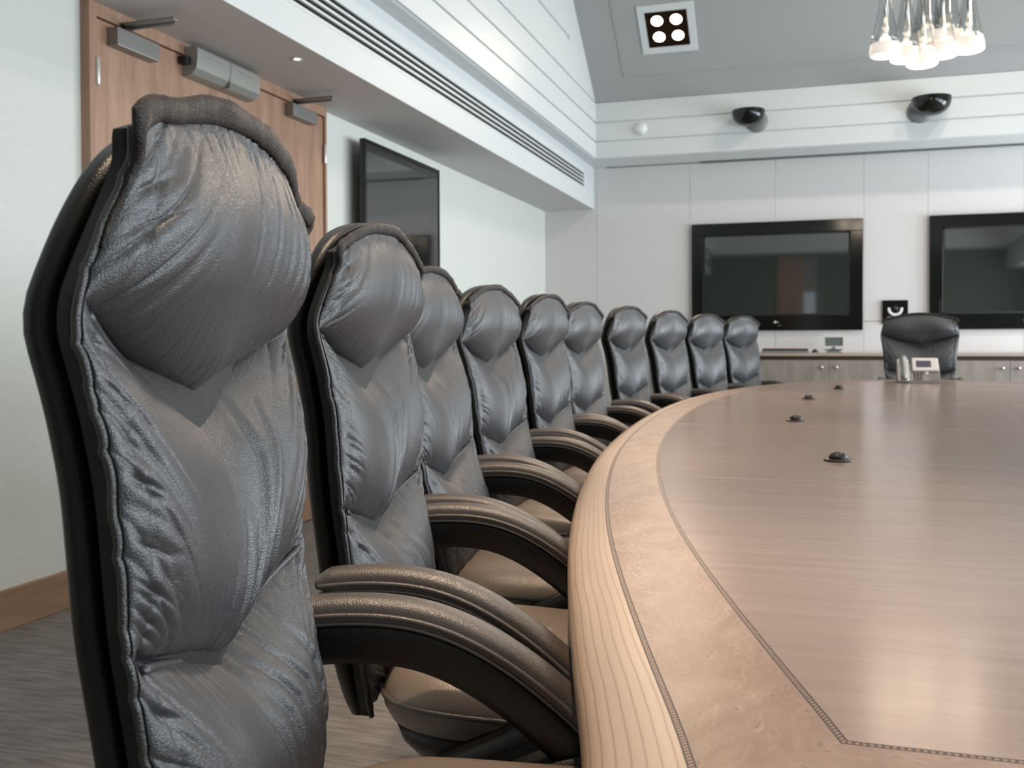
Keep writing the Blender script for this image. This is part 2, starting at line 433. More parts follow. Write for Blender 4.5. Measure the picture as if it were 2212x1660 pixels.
# sloped ceiling with a flat crown, far slope carrying the lamp
cl = MB()
def slab(p, t=.06):
    v = [Vector(q) for q in p]; nn = (v[1] - v[0]).cross(v[3] - v[0]).normalized()
    if nn.z < 0: nn = -nn
    w = [q + nn * t for q in v]
    cl.add([q[:] for q in v + w], [(0, 1, 2, 3), (7, 6, 5, 4), (0, 4, 5, 1), (1, 5, 6, 2), (2, 6, 7, 3), (3, 7, 4, 0)])
x0, x1 = XUP - .03, xu2 + .03
slab([(x0, YUP + .02, ZU - .0153), (x1, YUP + .02, ZU - .0153), (x1, YRIDGE, ZTOP), (x0, YRIDGE, ZTOP)])
slab([(x0, YRIDGE, ZTOP), (x1, YRIDGE, ZTOP), (x1, YN - .1, ZTOP), (x0, YN - .1, ZTOP)])
struct(cl.build('ceiling', M['ceiling_paint']))
# raised border lines on the slope: local frame on the slope, +z out into the room
ang = math.atan(SL)
def slope_M(x, y):
    z = ZU + (YUP - y) * SL
    ex = Vector((1, 0, 0)); ez = Vector((0, -SL, -1)).normalized(); ey = ez.cross(ex)
    R = Matrix((ex, ey, ez)).transposed().to_4x4()
    return Matrix.Translation((x, y, z)) @ R
Ms = slope_M(0, 9.566)
rl = MB()
rl.box(-1.80, 3.25, -.006, .006, -.01, .006, 0, Ms)
rl.box(-1.806, -1.794, 0, 2.1, -.01, .006, 0, Ms)
Mi = Ms.inverted()
rl2 = rl.build('trim_8', M['ceiling_paint']); struct(rl2)

# baseboard
bb = MB().box(XL, XL + .02, YN, 3.235, 0, .148, .004).box(XL, XL + .02, 5.245, YF, 0, .148, .004)
struct(bb.build('baseboard_left', M['skirt_wood']))

# ------------------------------------------------------------------ door (pair of leaves) in the left wall
DY0, DY1 = 3.248, 5.232
d = thing('door_1', '', ''); del d['label']; del d['category']; struct(d); d.location = (XL, 4.24, 0)
def rel(a): return (a[0] - XL, a[1] - XL, a[2] - 4.24, a[3] - 4.24, a[4], a[5])
fr = MB()
fr.box(*rel((XL, XL + .045, DY0, DY0 + .042, 0, ZS))); fr.box(*rel((XL, XL + .045, DY1 - .022, DY1, 0, ZS))); fr.box(*rel((XL, XL + .0448, DY0 + .042, DY1 - .022, 2.362, ZS)))
fr.build('door_frame', M['door_wood'], d)
for a, b in ((DY0 + .046, 4.2365), (4.2395, DY1 - .026)):
    lf = MB().box(*rel((XL, XL + .032, a, b, .008, 2.357)), .001).build('door_leaf', M['door_wood'], d)
for yy in (DY0 + .044, DY1 - .024):
    for zz in (2.14, 1.15, .25):
        hg = MB().lathe([(.007, -.055), (.0085, -.052), (.0085, .052), (.007, .055)], 12, Matrix.Translation((.047, yy - 4.24, zz)))
        hg.build('hinge', M['hinge_metal'], d, True)

def closer(y0, y1, z0, z1, label, armlen):
    t = thing('door_closer', label, 'door closer', (XL + .032, (y0 + y1) / 2, z0), 0, 'door closers on the double door')
    w = (y1 - y0) / 2
    MB().box(0, .055, -w, w, 0, z1 - z0, .004).build('body', M['steel'], t)
    MB().lathe([(.012, 0), (.012, .018), (.016, .019), (.016, .03), (.0, .03)], 16, Matrix.Translation((.03, -w * .45, z1 - z0))).build('spindle', M['black_plastic'], t, True)
    a = MB(); zz = z1 - z0 + .022
    a.box(0.02, armlen, -w * .45 - .014, -w * .45 + .014, zz, zz + .014, .003, Matrix.Rotation(0.0, 4, 'Z'))
    a.box(0.03, armlen - .02, -w * .45 + .02, -w * .45 + .032, zz - .008, zz + .006, .003)
    a.build('arm', M['steel'], t)
    return t
closer(3.365, 3.635, 2.262, 2.338, 'grey door closer above the first door leaf, beside the hinge near the plain wall', .28)
closer(4.775, 5.045, 2.275, 2.345, 'smaller looking grey door closer near the wall-mounted screen', .26)

un = thing('door_control_unit', 'silver two-section box housing at the head of the wooden double door', 'control box', (XL + .03, 4.13, 2.262))
def unit_part(y0, y1):
    prof = [(0, .135), (.075, .135), (.085, .125), (.085, .075), (.078, .035), (.055, .008), (.02, .0), (0, 0)]
    v = [(x, y0, z) for x, z in prof] + [(x, y1, z) for x, z in prof]; n_ = len(prof)
    f = [tuple(range(n_)), tuple(range(n_, 2 * n_))[::-1]] + [(i, (i + 1) % n_, n_ + (i + 1) % n_, n_ + i) for i in range(n_)]
    return MB().add(v, f)
for a, b in ((-.265, -.004), (.004, .265)):
    hs = shade_auto(unit_part(a, b).build('housing', M['silver'], un), 25)
MB().box(.0, .083, -.004, .004, .004, .132).build('joint_strip', M['steel'], un)
MB().box(.0, .05, -.30, -.265, .05, .085, .004).build('cable_plug', M['black_plastic'], un)
MB().box(.0, .05, .265, .285, .03, .06, .004).build('cable_plug', M['black_plastic'], un)
for s0 in (-.21, .06):
    for k in range(5):
        MB().box(.083, .0862, s0 + .03 * k, s0 + .03 * k + (.012 if k % 2 else .006), .098, .104).build('button', M['grey_plastic'], un)

# ------------------------------------------------------------------ lamps
sl = thing('soffit_spotlight', 'tiny round recessed spotlight glowing in the grey soffit', 'spotlight', (-2.41, 4.256, ZS))
MB().lathe([(.020, 0), (.024, -.002), (.026, -.004), (.018, -.004), (.017, 0)], 24).build('trim_ring', M['white_plastic'], sl, True)
MB().lathe([(0, -.003), (.011, -.003), (.013, -.001)], 20).build('lamp', M['spot_hot'], sl, True)

def ceiling_lamp(Mx, label):
    t = thing('ceiling_light', label, 'ceiling light')
    t.matrix_world = Mx
    f_ = MB()
    for a in ((-.26, .26, .19, .265), (-.26, .26, -.265, -.19), (-.26, -.19, -.19, .19), (.19, .26, -.19, .19)):
        f_.box(a[0], a[1], a[2], a[3], -.01, .012, .003)
    f_.build('frame', M['white_paint'], t)
    rf = MB()
    rf.box(-.192, .192, -.192, .192, -.012, .002)
    for a in ((-.192, .192, .182, .192), (-.192, .192, -.192, -.182), (-.192, -.182, -.192, .192), (.182, .192, -.192, .192)):
        rf.box(*a, -.01, .014)
    rf.build('reflector', M['reflector'], t)
    for sx in (-.088, .088):
        for sy in (-.088, .088):
            MB().lathe([(0, .012), (.034, .011), (.050, .006), (.054, .002)], 28, Matrix.Translation((sx, sy, 0))).build('lamp', M['lamp_hot'], t, True)
    return t
ML = slope_M(-1.315, 9.155)
ceiling_lamp(ML, 'square recessed ceiling light with four glowing round lamps in a dark reflector')

# chandelier: a cluster of conical clear glass pendants with frosted rims
ch = thing('chandelier', 'hanging cluster of glass cone pendants with glowing frosted rims', 'chandelier', (.61, 6.07, ZTOP))
MB().lathe([(0, -.05), (.16, -.05), (.18, -.03), (.18, 0), (0, 0)], 40).build('ceiling_rose', M['chrome'], ch, True)
pend = [(.38, 6.012, 2.655), (.495, 6.046, 2.625), (.58, 6.06, 2.595), (.69, 6.108, 2.650), (.836, 6.154, 2.680), (.622, 6.14, 2.735), (.735, 6.20, 2.745)]
for i, (px, py, pz) in enumerate(pend):
    bx, by, bz = px - .61, py - 6.07, pz - ZTOP
    T = Matrix.Translation((bx, by, bz))
    prof = [(.0805, .066)]
    R = [(.080, .066), (.068, .12), (.052, .20), (.036, .29), (.022, .40), (.016, .48), (.016, .50)]
    gl = MB().lathe(R + [(r - .002, z) for r, z in R[::-1]], 32, T, closed=True).build('glass_shade', M['clear_glass'], ch, True)
    rim = [(.040, .004), (.050, -.002), (.072, -.003), (.084, .004), (.087, .014), (.084, .045), (.0805, .066), (.070, .070), (.045, .066), (.040, .04)]
    MB().lathe(rim, 36, T, closed=True).build('frosted_rim', M['frosted'], gl, True)
    MB().lathe([(0, .118), (.016, .118), (.017, .128), (.010, .136), (.010, .146), (.017, .152), (.019, .164), (.0, .164)], 20, T).build('lamp_holder', M['frosted'], gl, True)
    MB().lathe([(0, .072), (.020, .074), (.030, .084), (.032, .094), (.026, .106), (.014, .114), (0, .116)], 24, T).build('bulb', M['bulb_hot'], gl, True)
    MB().lathe([(.0, .164), (.011, .164), (.008, .5), (.0, .5)], 12, T).build('stem', M['chrome'], gl, True)
    MB().tube([(bx, by, bz + .5), (bx * .6, by * .6, -.05)], .002, 6).build('suspension_cable', M['chrome'], gl, True)

# ------------------------------------------------------------------ wall screens
def wall_tv(name, label, cx, w, z0, z1, border, dep=.05):
    t = thing(name, label, 'screen', (cx, YF, z0), 0, 'wall screens on the far wall')
    h = z1 - z0; bl, bt, bb_ = border
    f_ = MB(); W2 = w / 2
    f_.box(-W2, W2, -dep, 0, h - bt, h, .004); f_.box(-W2, W2, -dep, 0, 0, bb_, .004)
    f_.box(-W2, -W2 + bl, -dep, 0, bb_, h - bt, .004); f_.box(W2 - bl, W2, -dep, 0, bb_, h - bt, .004)
    f_.build('bezel', M['black_gloss'], t)
    MB().box(-W2 + bl - .004, W2 - bl + .004, -dep + .022, -.004, bb_ - .004, h - bt + .004).build('screen', M['screen'], t)
    ifr = MB(); a, b, c_, e = -W2 + bl, W2 - bl, bb_, h - bt
    ifr.box(a, b, -dep + .012, -dep + .022, e - .018, e); ifr.box(a, b, -dep + .012, -dep + .022, c_, c_ + .018)
    ifr.box(a, a + .018, -dep + .012, -dep + .022, c_, e); ifr.box(b - .018, b, -dep + .012, -dep + .022, c_, e)
    ifr.build('inner_frame', M['black_plastic'], t)
    return t
tv1 = wall_tv('wall_screen', 'big black framed screen on far wall above the keyboard', -.391, 1.676, 1.103, 2.206, (.118, .118, .15))
tv2 = wall_tv('wall_screen', 'big black framed screen cut off by the picture edge, beside the small square clock box', 1.892, 1.676, 1.103, 2.206, (.118, .118, .15))
def tv_marks(t, cx):
    lg = MB().lathe([(0, 0), (.013, 0), (.013, .003), (.0085, .003), (.0085, .001), (0, .001)], 20, Matrix.Translation((cx, -.05, .085)) @ Matrix.Rotation(PI / 2, 4, 'X'))
    lg.box(cx + .018, cx + .024, -.0515, -.05, .079, .091).box(cx + .024, cx + .034, -.0515, -.05, .079, .083)
    lg.build('maker_logo', M['phone_silver'], t)
    MB().box(cx + .028, cx + .058, -.0515, -.05, .046, .051).build('model_plate', M['grey_plastic'], t)
tv_marks(tv1, .0); tv_marks(tv2, .0)
vm_ = MB()
for k in range(6): vm_.box(-.838 + .09, -.838 + .098, -.0506, -.05, .14 + .026 * k, .152 + .026 * k)
vm_.build('control_legend', new_mat('legend_grey', rgb(70, 66, 66), 0.5)[0], tv2)

tl = thing('wall_television', 'flat black television on a wall bracket, next to the wooden double door', 'television', (XL, 6.225, 1.553))
hx, w2, hh2 = XL, .64, .752
MB().box(.085, .115, -w2, w2, 0, hh2, .004).build('casing', M['black_gloss'], tl)
fr = MB()
for a in ((-w2, w2, hh2 - .03, hh2), (-w2, w2, 0, .03), (-w2, -w2 + .03, .03, hh2 - .03), (w2 - .03, w2, .03, hh2 - .03)):
    fr.box(.115, .121, a[0], a[1], a[2], a[3], .002)
fr.build('bezel', M['black_gloss'], tl)
MB().box(.112, .117, -w2 + .028, w2 - .028, .028, hh2 - .028).build('screen', M['screen'], tl)
MB().box(0, .085, -.3, .3, .2, .55).build('bracket', M['black_plastic'], tl)
MB().lathe([(0, 0), (.006, 0), (.006, .002), (0, .002)], 12, Matrix.Translation((.1205, .57, .014)) @ Matrix.Rotation(PI / 2, 4, 'Y')).build('indicator', M['black_plastic'], tl)

# ------------------------------------------------------------------ uplighter-like black domes and the white sensor on the far boards
def dome(x, z, r, label, side):
    t = thing('wall_dome', label, 'dome', (x, YUP, z), 0, 'black domes on the far white boards')
    MB().lathe([(0, 0), (r * .62, 0), (r * .68, .008), (r * .64, .02), (r * .4, .03), (0, .03)], 32, Matrix.Translation((side * r * .46, 0, .004)) @ Matrix.Rotation(PI / 2, 4, 'X')).build('back_plate', M['grey_plastic'], t, True)
    H = r * .88; b = MB(); prof = [(0, -H)]
    for k in range(1, 11):
        a = k / 10 * PI / 2; prof.append((r * math.sin(a) ** .9, -H * math.cos(a) ** .85 if k < 10 else 0))
    prof += [(r, .010), (r * .93, .014), (r * .88, .004), (r * .5, -.02), (0, -.03)]
    b.lathe(prof, 36, Matrix.Translation((0, -r * 1.02, .070)))
    shade_auto(b.build('bowl', M['black_gloss'], t), 50)
    MB().box(-.02, .02, -r, -.02, .02, .05, .004).build('bracket', M['black_plastic'], t)
    MB().box(-.62 * r, -.2 * r, -r * 1.25, -r * 1.0, .073, .092, .003).build('lens_cap', M['phone_silver'], t)
    MB().box(.05 * r, .72 * r, -r * 1.3, -r * .8, .073, .098, .006).build('camera_head', M['black_plastic'], t)
dome(-.615, 3.125, .155, 'black half-dome fitting on white boards, nearer the white round sensor', 1)
dome(1.00, 3.12, .17, 'black half-dome fitting on white boards, below the chandelier', -1)
ms = thing('wall_sensor', 'small white round sensor on the far white boards', 'sensor', (-1.678, YUP, 3.136))
MB().lathe([(0, .05), (.03, .048), (.05, .036), (.056, .02), (.062, .012), (.066, 0), (0, 0)], 32, Matrix.Rotation(PI / 2, 4, 'X')).build('cap', M['white_plastic'], ms, True)
MB().lathe([(0, .006), (.068, .006), (.07, 0), (0, 0)], 32, Matrix.Rotation(PI / 2, 4, 'X')).build('base_ring', M['white_paint'], ms, True)

# ------------------------------------------------------------------ credenza along the far wall
CY = 9.6; CZ0 = .886
wt = MB().box(-1.6, 2.5, CY, YF - .002, CZ0 - .028, CZ0, .002).build('worktop', M['worktop_wood'])
tag(wt, 'long pale wooden worktop under the far wall screens', 'worktop')
cab_x = [(-1.48, .105 - .794), (-.684, .116 - .002 + .0), ]
units = [(-1.492, -.288), (-.684, .916), (.92, 1.65), (1.655, 3.25)]
def cabinet(x0, x1, split, label, knobs=True):
    t = thing('cabinet', label, 'cabinet', ((x0 + x1) / 2, CY + .35, 0), 0, 'low cabinets under the far worktop')
    w = (x1 - x0) / 2; cx = (x0 + x1) / 2
    MB().box(-w, w, -.30, .33, .06, CZ0 - .05).box(-w + .03, w - .03, -.26, .33, 0, .06).build('carcass', M['cabinet_wood'], t)
    MB().box(-w, w, -.31, -.305, CZ0 - .07, CZ0 - .029).build('gap_shade_strip', new_mat('gap_shade_brown', rgb(62, 48, 38), 0.6)[0], t)  # dark strip paints the shade in the gap under the worktop
    for a, b, k in ((x0, split, 1), (split, x1, -1)):
        dr = MB().box(a - cx + .002, b - cx - .002, -.345, -.305, .07, CZ0 - .068, .002).build('door', M['cabinet_wood'], t)
        kx = (b - .064 if k > 0 else a + .067) - cx
        MB().lathe([(.007, 0), (.007, .012), (.014, .018), (.016, .026), (.012, .031), (0, .032)], 18, Matrix.Translation((kx, -.345, .752)) @ Matrix.Rotation(PI / 2, 4, 'X')).build('knob', M['chrome'], dr, True)
cabinet(-1.49, -.69, -1.09, 'pale veneer cabinet mostly hidden behind the last chairs of the row')
cabinet(-.684, .916, .118, 'pale veneer cabinet with two round knobs under the keyboard')
cabinet(.92, 2.42, 1.652, 'pale veneer cabinet with two bright round knobs, behind the desk phone')

kb = thing('keyboard', 'grey keyboard with black keys lying on the far worktop', 'keyboard', (-.265, 9.93, CZ0 + .0055))
MB().box(-.24, .20, -.075, .075, 0, .018, .004, Matrix.Rotation(.07, 4, 'X')).build('case', M['grey_plastic'], kb)
for r_ in range(4):
    for k in range(15):
        MB().box(-.232 + .0285 * k, -.206 + .0285 * k, -.062 + .031 * r_, -.036 + .031 * r_, .016 + .002 * r_, .026 + .002 * r_, .002).build('key', M['black_plastic'], kb)
mo = thing('mouse', 'small black mouse beside the keyboard on the far worktop', 'mouse', (-.005, 9.90, CZ0))
mv = []; mf = []
for i in range(7):
    for k in range(13):
        u = -1 + 2 * i / 6; a = PI * k / 12
        rr = math.sqrt(max(0, 1 - (abs(u) ** 2.6) * .98))
        mv.append((.03 * rr * math.cos(a), u * .05, .002 + .03 * rr * math.sin(a) * (1 - .2 * u)))
for i in range(6):
    for k in range(12):
        mf.append((i * 13 + k, i * 13 + k + 1, (i + 1) * 13 + k + 1, (i + 1) * 13 + k))
mf += [tuple(range(13)), tuple(78 + k for k in range(13))[::-1], tuple(i * 13 for i in range(7)), tuple(i * 13 + 12 for i in range(7))]
MB().add(mv, mf).build('shell', M['black_plastic'], mo, True)
MB().lathe([(0, -.003), (.006, -.003), (.006, .003), (0, .003)], 12, Matrix.Translation((0, -.028, .029)) @ Matrix.Rotation(PI / 2, 4, 'Y')).build('scroll_wheel', M['grey_plastic'], mo)

tp = thing('touch_panel', 'small silver touch panel monitor standing on the far worktop', 'monitor', (.167, 9.95, CZ0))
tf = MB()
for a in ((-.103, .103, .145, .178), (-.103, .103, .03, .062), (-.103, -.082, .062, .145), (.082, .103, .062, .145)):
    tf.box(a[0], a[1], -.012, .012, a[2], a[3], .003)
tf.build('bezel', M['phone_silver'], tp)
MB().box(-.086, .086, -.004, .010, .058, .166).build('screen', new_mat('panel_screen', rgb(96, 104, 102), 0.2)[0], tp)
MB().box(-.018, .018, -.016, -.01, .034, .058, .003).build('sensor_eye', M['grey_plastic'], tp)
MB().box(-.07, .07, -.03, .05, .0, .016, .004).box(-.05, .05, .0, .03, .012, .034, .004).build('stand', M['grey_plastic'], tp)
MB().box(-.085, .085, -.02, .02, .022, .031, .003).build('hinge_bar', M['black_plastic'], tp)

bxm = thing('wall_camera_box', 'small square black box on wall with white U shaped arc', 'box', (.745, YF, 1.16))
MB().box(-.118, .118, -.03, 0, 0, .233, .003).build('case', M['black_gloss'], bxm)
uv_ = []; n_u = 28
pts = []
for k in range(n_u + 1):
    a = PI * (1.06 + .88 * 1.0 * k / n_u) + 0 * PI
    a = PI + PI * (-.06 + 1.12 * k / n_u)
    pts.append((.058 * math.cos(a), -.033, .148 + .058 * math.sin(a)))
MB().tube(pts, [(.013, .004)] * len(pts), 10).build('white_arc', M['white_plastic'], bxm, True)
MB().lathe([(0, 0), (.03, 0), (.028, .012), (.014, .018), (0, .018)], 24, Matrix.Translation((0, -.03, .152)) @ Matrix.Rotation(PI / 2, 4, 'X')).build('lens', M['black_plastic'], bxm, True)
MB().box(-.075, .07, -.036, -.03, .062, .074, .002).build('label_strip', M['phone_grey'], bxm)

# ------------------------------------------------------------------ table
E = np.array([(-.045, .10), (-.082, .30), (-.12, .47), (-.161, .702), (-.204, .845), (-.284, 1.138), (-.362, 1.44), (-.452, 1.851), (-.528, 2.317), (-.580, 2.707), (-.632, 3.338), (-.658, 3.997), (-.652, 4.656), (-.606, 5.219), (-.510, 5.83), (-.344, 6.417), (-.165, 6.75), (.116, 7.110), (.432, 7.352), (.75, 7.425), (1.068, 7.352)])
def smooth_curve(P, n=500, k=31):
    t = np.arange(len(P)); tt = np.linspace(0, len(P) - 1, n)
    out = []
    # catmull-rom
    for a in tt:
        i = min(int(a), len(P) - 2); f = a - i
        p0 = P[max(i - 1, 0)]; p1 = P[i]; p2 = P[i + 1]; p3 = P[min(i + 2, len(P) - 1)]
        out.append(.5 * ((2 * p1) + (-p0 + p2) * f + (2 * p0 - 5 * p1 + 4 * p2 - p3) * f * f + (-p0 + 3 * p1 - 3 * p2 + p3) * f ** 3))
    D = np.array(out)
    for _ in range(2):
        Pd = np.pad(D, ((k // 2, k // 2), (0, 0)), mode='reflect', reflect_type='odd')
        D = np.stack([np.convolve(Pd[:, i], np.ones(k) / k, 'valid') for i in (0, 1)], 1)
    return D
ED = smooth_curve(E)
TD = np.gradient(ED, axis=0); TD /= np.linalg.norm(TD, axis=1)[:, None]
ND = np.stack([TD[:, 1], -TD[:, 0]], 1)          # inward
YE = .60
def side_s(y): return np.clip((4.2 - y) / 3.4, -1.05, 1.05) ** 2
MR = 150
def ring(kind, extra=0.0):
    y = ED[:, 1]; s = side_s(y)
    base = {0: 0 * s, 1: .043 + .032 * s, 2: .147 + .053 * s}[kind]
    P = ED + ND * (base + extra)[:, None]
    e = {0: 0.0, 1: .075, 2: .20}[kind] + extra
    yl = YE + e
    i = np.argmax(P[:, 1] > yl)
    f = (yl - P[i - 1, 1]) / (P[i, 1] - P[i - 1, 1])
    P = np.vstack([P[i - 1] + (P[i] - P[i - 1]) * f, P[i:]])
    j = np.argmax(P[:, 0] >= XC) if (P[:, 0] >= XC).any() else len(P) - 1
    f = (XC - P[j - 1, 0]) / (P[j, 0] - P[j - 1, 0]); P = np.vstack([P[:j], P[j - 1] + (P[j] - P[j - 1]) * f])
    L = np.concatenate([[0], np.cumsum(np.linalg.norm(np.diff(P, axis=0), axis=1))])
    t = np.linspace(0, 1, MR); tt = L[-1] * t
    H = np.stack([np.interp(tt, L, P[:, 0]), np.interp(tt, L, P[:, 1])], 1)
    R = H[::-1].copy()[1:]; R[:, 0] = 2 * XC - R[:, 0]
    Lh = tt
    full = np.vstack([H, R]); arc = np.concatenate([Lh, 2 * L[-1] - Lh[::-1][1:]])
    return full, arc
def ring_mesh(name, rings, mat, parent, vcoords=None):
    """rings: list of (kind, extra, z). closed strip across the near end too"""
    V = []; UV = []; n_ = 2 * MR - 1
    for q, (k, ex, z) in enumerate(rings):
        P, A = ring(k, ex)
        for p, a in zip(P, A):
            V.append((p[0], p[1], z)); UV.append((a, vcoords[q] if vcoords else q))
    # the near end gets its own vertices so that UVs run along it
    F = []
    for q in range(len(rings) - 1):
        for i in range(n_ - 1):
            F.append((q * n_ + i, q * n_ + i + 1, (q + 1) * n_ + i + 1, (q + 1) * n_ + i))
    off = len(V)
    for q, (k, ex, z) in enumerate(rings):
        P, A = ring(k, ex)
        for p in (P[-1], P[0]):
            V.append((p[0], p[1], z)); UV.append((p[0] + 30, vcoords[q] if vcoords else q))
    for q in range(len(rings) - 1):
        a = off + q * 2; F.append((a, a + 1, a + 3, a + 2))
    return mesh_obj(name, V, F, mat, parent, True, UV)

tb = thing('meeting_table', 'large boat-shaped maple meeting table with dark rope inlay lines', 'table', (0, 0, 0))
WI = .0075; ZT = .74
prof = [(1, 0.0, ZT), (0, .022, ZT), (0, .012, .7385), (0, .005, .735), (0, .0012, .729), (0, .0, .721), (0, .0, .712), (0, .003, .704), (0, .010, .699), (0, .03, .697), (0, .12, .697)]
vc = [.075, .03, .02, .012, .005, -.003, -.012, -.02, -.028, -.05, -.14]
ring_mesh('edge_band', prof, M['maple_edge'], tb, vc)
ring_mesh('rope_inlay', [(1, 0, ZT), (1, WI, ZT)], M['inlay'], tb, [0, 1])
ring_mesh('burl_band', [(1, WI, ZT), (2, 0, ZT)], M['burl'], tb, [0, .13])
ring_mesh('rope_inlay', [(2, 0, ZT), (2, WI, ZT)], M['inlay'], tb, [0, 1])
P, A = ring(2, WI)
# centre veneer in sheets: crosswise joints
cp = MB()
bm = bmesh.new()
vs_ = [bm.verts.new((p[0], p[1], ZT)) for p in P]
bm.faces.new(vs_)
for yj in (2.225, 3.55, 4.85, 6.15):
    bmesh.ops.bisect_plane(bm, geom=bm.verts[:] + bm.edges[:] + bm.faces[:], plane_co=(0, yj, 0), plane_no=(0, 1, 0))
bm.verts.index_update()
cpo = mesh_obj('centre_panel', [v.co[:] for v in bm.verts], [[v.index for v in f.verts] for f in bm.faces], M['maple'], tb, False); bm.free()
M['pale_joint'] = new_mat('pale_joint', rgb(206, 184, 168), 0.3)[0]
def half_x(y):
    h = P[:MR]; i = np.argmax(h[:, 1] >= y); return h[i, 0]
for yj in (2.225, 3.55, 4.85, 6.15):
    xa = half_x(yj); MB().box(xa, 2 * XC - xa, yj - .0009, yj + .0009, ZT - .001, ZT + .0002).build('veneer_joint', M['pale_joint'], tb)
P2, _ = ring(0, .12)
ub = [(p[0], p[1], .66) for p in P2]; ut = [(p[0], p[1], .697) for p in P2]; n_ = len(P2)
M['underframe'] = new_mat('dark_underframe', (0.02, 0.016, 0.014, 1), 0.6)[0]
mesh_obj('underframe', ub + ut, [tuple(range(n_)), tuple(range(n_, 2 * n_))] + [(i, (i + 1) % n_, n_ + (i + 1) % n_, n_ + i) for i in range(n_)], M['underframe'], tb, False)
for yy in (1.9, 3.7, 5.6):
    MB().box(XC - .35, XC + .35, yy - .22, yy + .22, .04, .66, .01).box(XC - .42, XC + .42, yy - .28, yy + .28, 0, .04, .01).build('pedestal', M['underframe'], tb)

def mic(x, y, label):
    t = thing('table_microphone', label, 'microphone', (x, y, ZT), 0, 'small black microphones on the table')
    MB().lathe([(0, 0), (.034, 0), (.035, .003), (.030, .006), (0, .006)], 32).build('flange', M['black_plastic'], t, True)
    MB().lathe([(.024, .006), (.022, .012), (.015, .021), (.010, .023), (0, .0235)], 28).build('grille', M['black_plastic'], t, True)
mic(.054, 2.60, 'round black table microphone, the one closest to the viewer')
mic(-.070, 3.76, 'round black table microphone, second one along the table')
mic(-.032, 5.04, 'round black table microphone, third one along the table')
mic(.130, 6.02, 'round black table microphone, farthest, near the desk phone')

ph = thing('desk_phone', 'grey desk phone with colour screen and handset on table end', 'phone', (.645, 6.86, ZT), .0)
# wedge body
body = [(-.135, -.04, 0), (.125, -.04, 0), (.125, .09, 0), (-.135, .09, 0), (-.135, -.04, .012), (.125, -.04, .012), (.125, .06, .135), (-.135, .06, .125), (.125, .09, .12), (-.135, .09, .11)]
bm = bmesh.new(); bv = [bm.verts.new(p) for p in body]
for f in ((0, 1, 2, 3), (0, 4, 5, 1), (4, 7, 6, 5), (7, 9, 8, 6), (9, 3, 2, 8), (1, 5, 6, 8, 2), (0, 3, 9, 7, 4)): bm.faces.new([bv[i] for i in f])
bmesh.ops.recalc_face_normals(bm, faces=bm.faces[:]); bmesh.ops.bevel(bm, geom=bm.edges[:], offset=.006, segments=2, affect='EDGES'); bm.verts.index_update()
mesh_obj('body', [v.co[:] for v in bm.verts], [[v.index for v in f.verts] for f in bm.faces], M['phone_grey'], ph, False); bm.free()
Rp = Matrix.Translation((.0, -.04, .012)) @ Matrix.Rotation(math.radians(50), 4, 'X')     # frame on sloped face
scn = MB()
scn.box(-.042, .118, .078, .184, .002, .018, .006, Rp).build('screen_housing', M['phone_silver'], ph)
MB().box(-.018, .073, .104, .158, .0182, .0192, 0, Rp).build('screen', new_mat('phone_screen', rgb(86, 78, 96), 0.15)[0], ph)
MB().lathe([(0, .006), (.010, .006), (.013, .003), (.014, 0), (0, 0)], 20, Rp @ Matrix.Translation((.042, .068, .001))).build('navigation_button', M['phone_silver'], ph, True)
for r_ in range(4):
    for k in range(3):
        MB().box(-.034 + .019 * k, -.022 + .019 * k, .012 + .0145 * r_, .020 + .0145 * r_, 0, .004, .001, Rp).build('key', M['black_plastic'], ph)
for r_ in range(3):
    for k in range(3):
        MB().box(.066 + .02 * k, .081 + .02 * k, .012 + .018 * r_, .021 + .018 * r_, 0, .004, .001, Rp).build('function_key', M['grey_plastic'], ph)
hs = MB()
hp = [Rp @ Vector((-.096, t, z)) for t, z in ((-.004, .022), (.01, .03), (.04, .036), (.09, .04), (.14, .036), (.168, .03), (.182, .02))]
hs.tube([p[:] for p in hp], [(.016, .022), (.022, .028), (.016, .024), (.014, .021), (.016, .024), (.022, .027), (.014, .02)], 18)
hs.build('handset', M['steel'], ph, True)
MB().box(-.132, -.062, .0, .18, .0, .008, .003, Rp).build('cradle', M['phone_silver'], ph)

# ------------------------------------------------------------------ chairs
_rng = np.random.RandomState(7); _LAT = _rng.rand(256, 256)
def vn(x, y, s=0):
    x = np.asarray(x, float) + s * 17.3; y = np.asarray(y, float) + s * 5.7
    xi = np.floor(x).astype(int); yi = np.floor(y).astype(int); fx = x - xi; fy = y - yi
    fx = fx * fx * (3 - 2 * fx); fy = fy * fy * (3 - 2 * fy)
    g_ = lambda a, b: _LAT[a % 256, b % 256]
    return (g_(xi, yi) * (1 - fx) + g_(xi + 1, yi) * fx) * (1 - fy) + (g_(xi, yi + 1) * (1 - fx) + g_(xi + 1, yi + 1) * fx) * fy
def valley(n_, p=3): return (1 - np.abs(2 * n_ - 1)) ** p

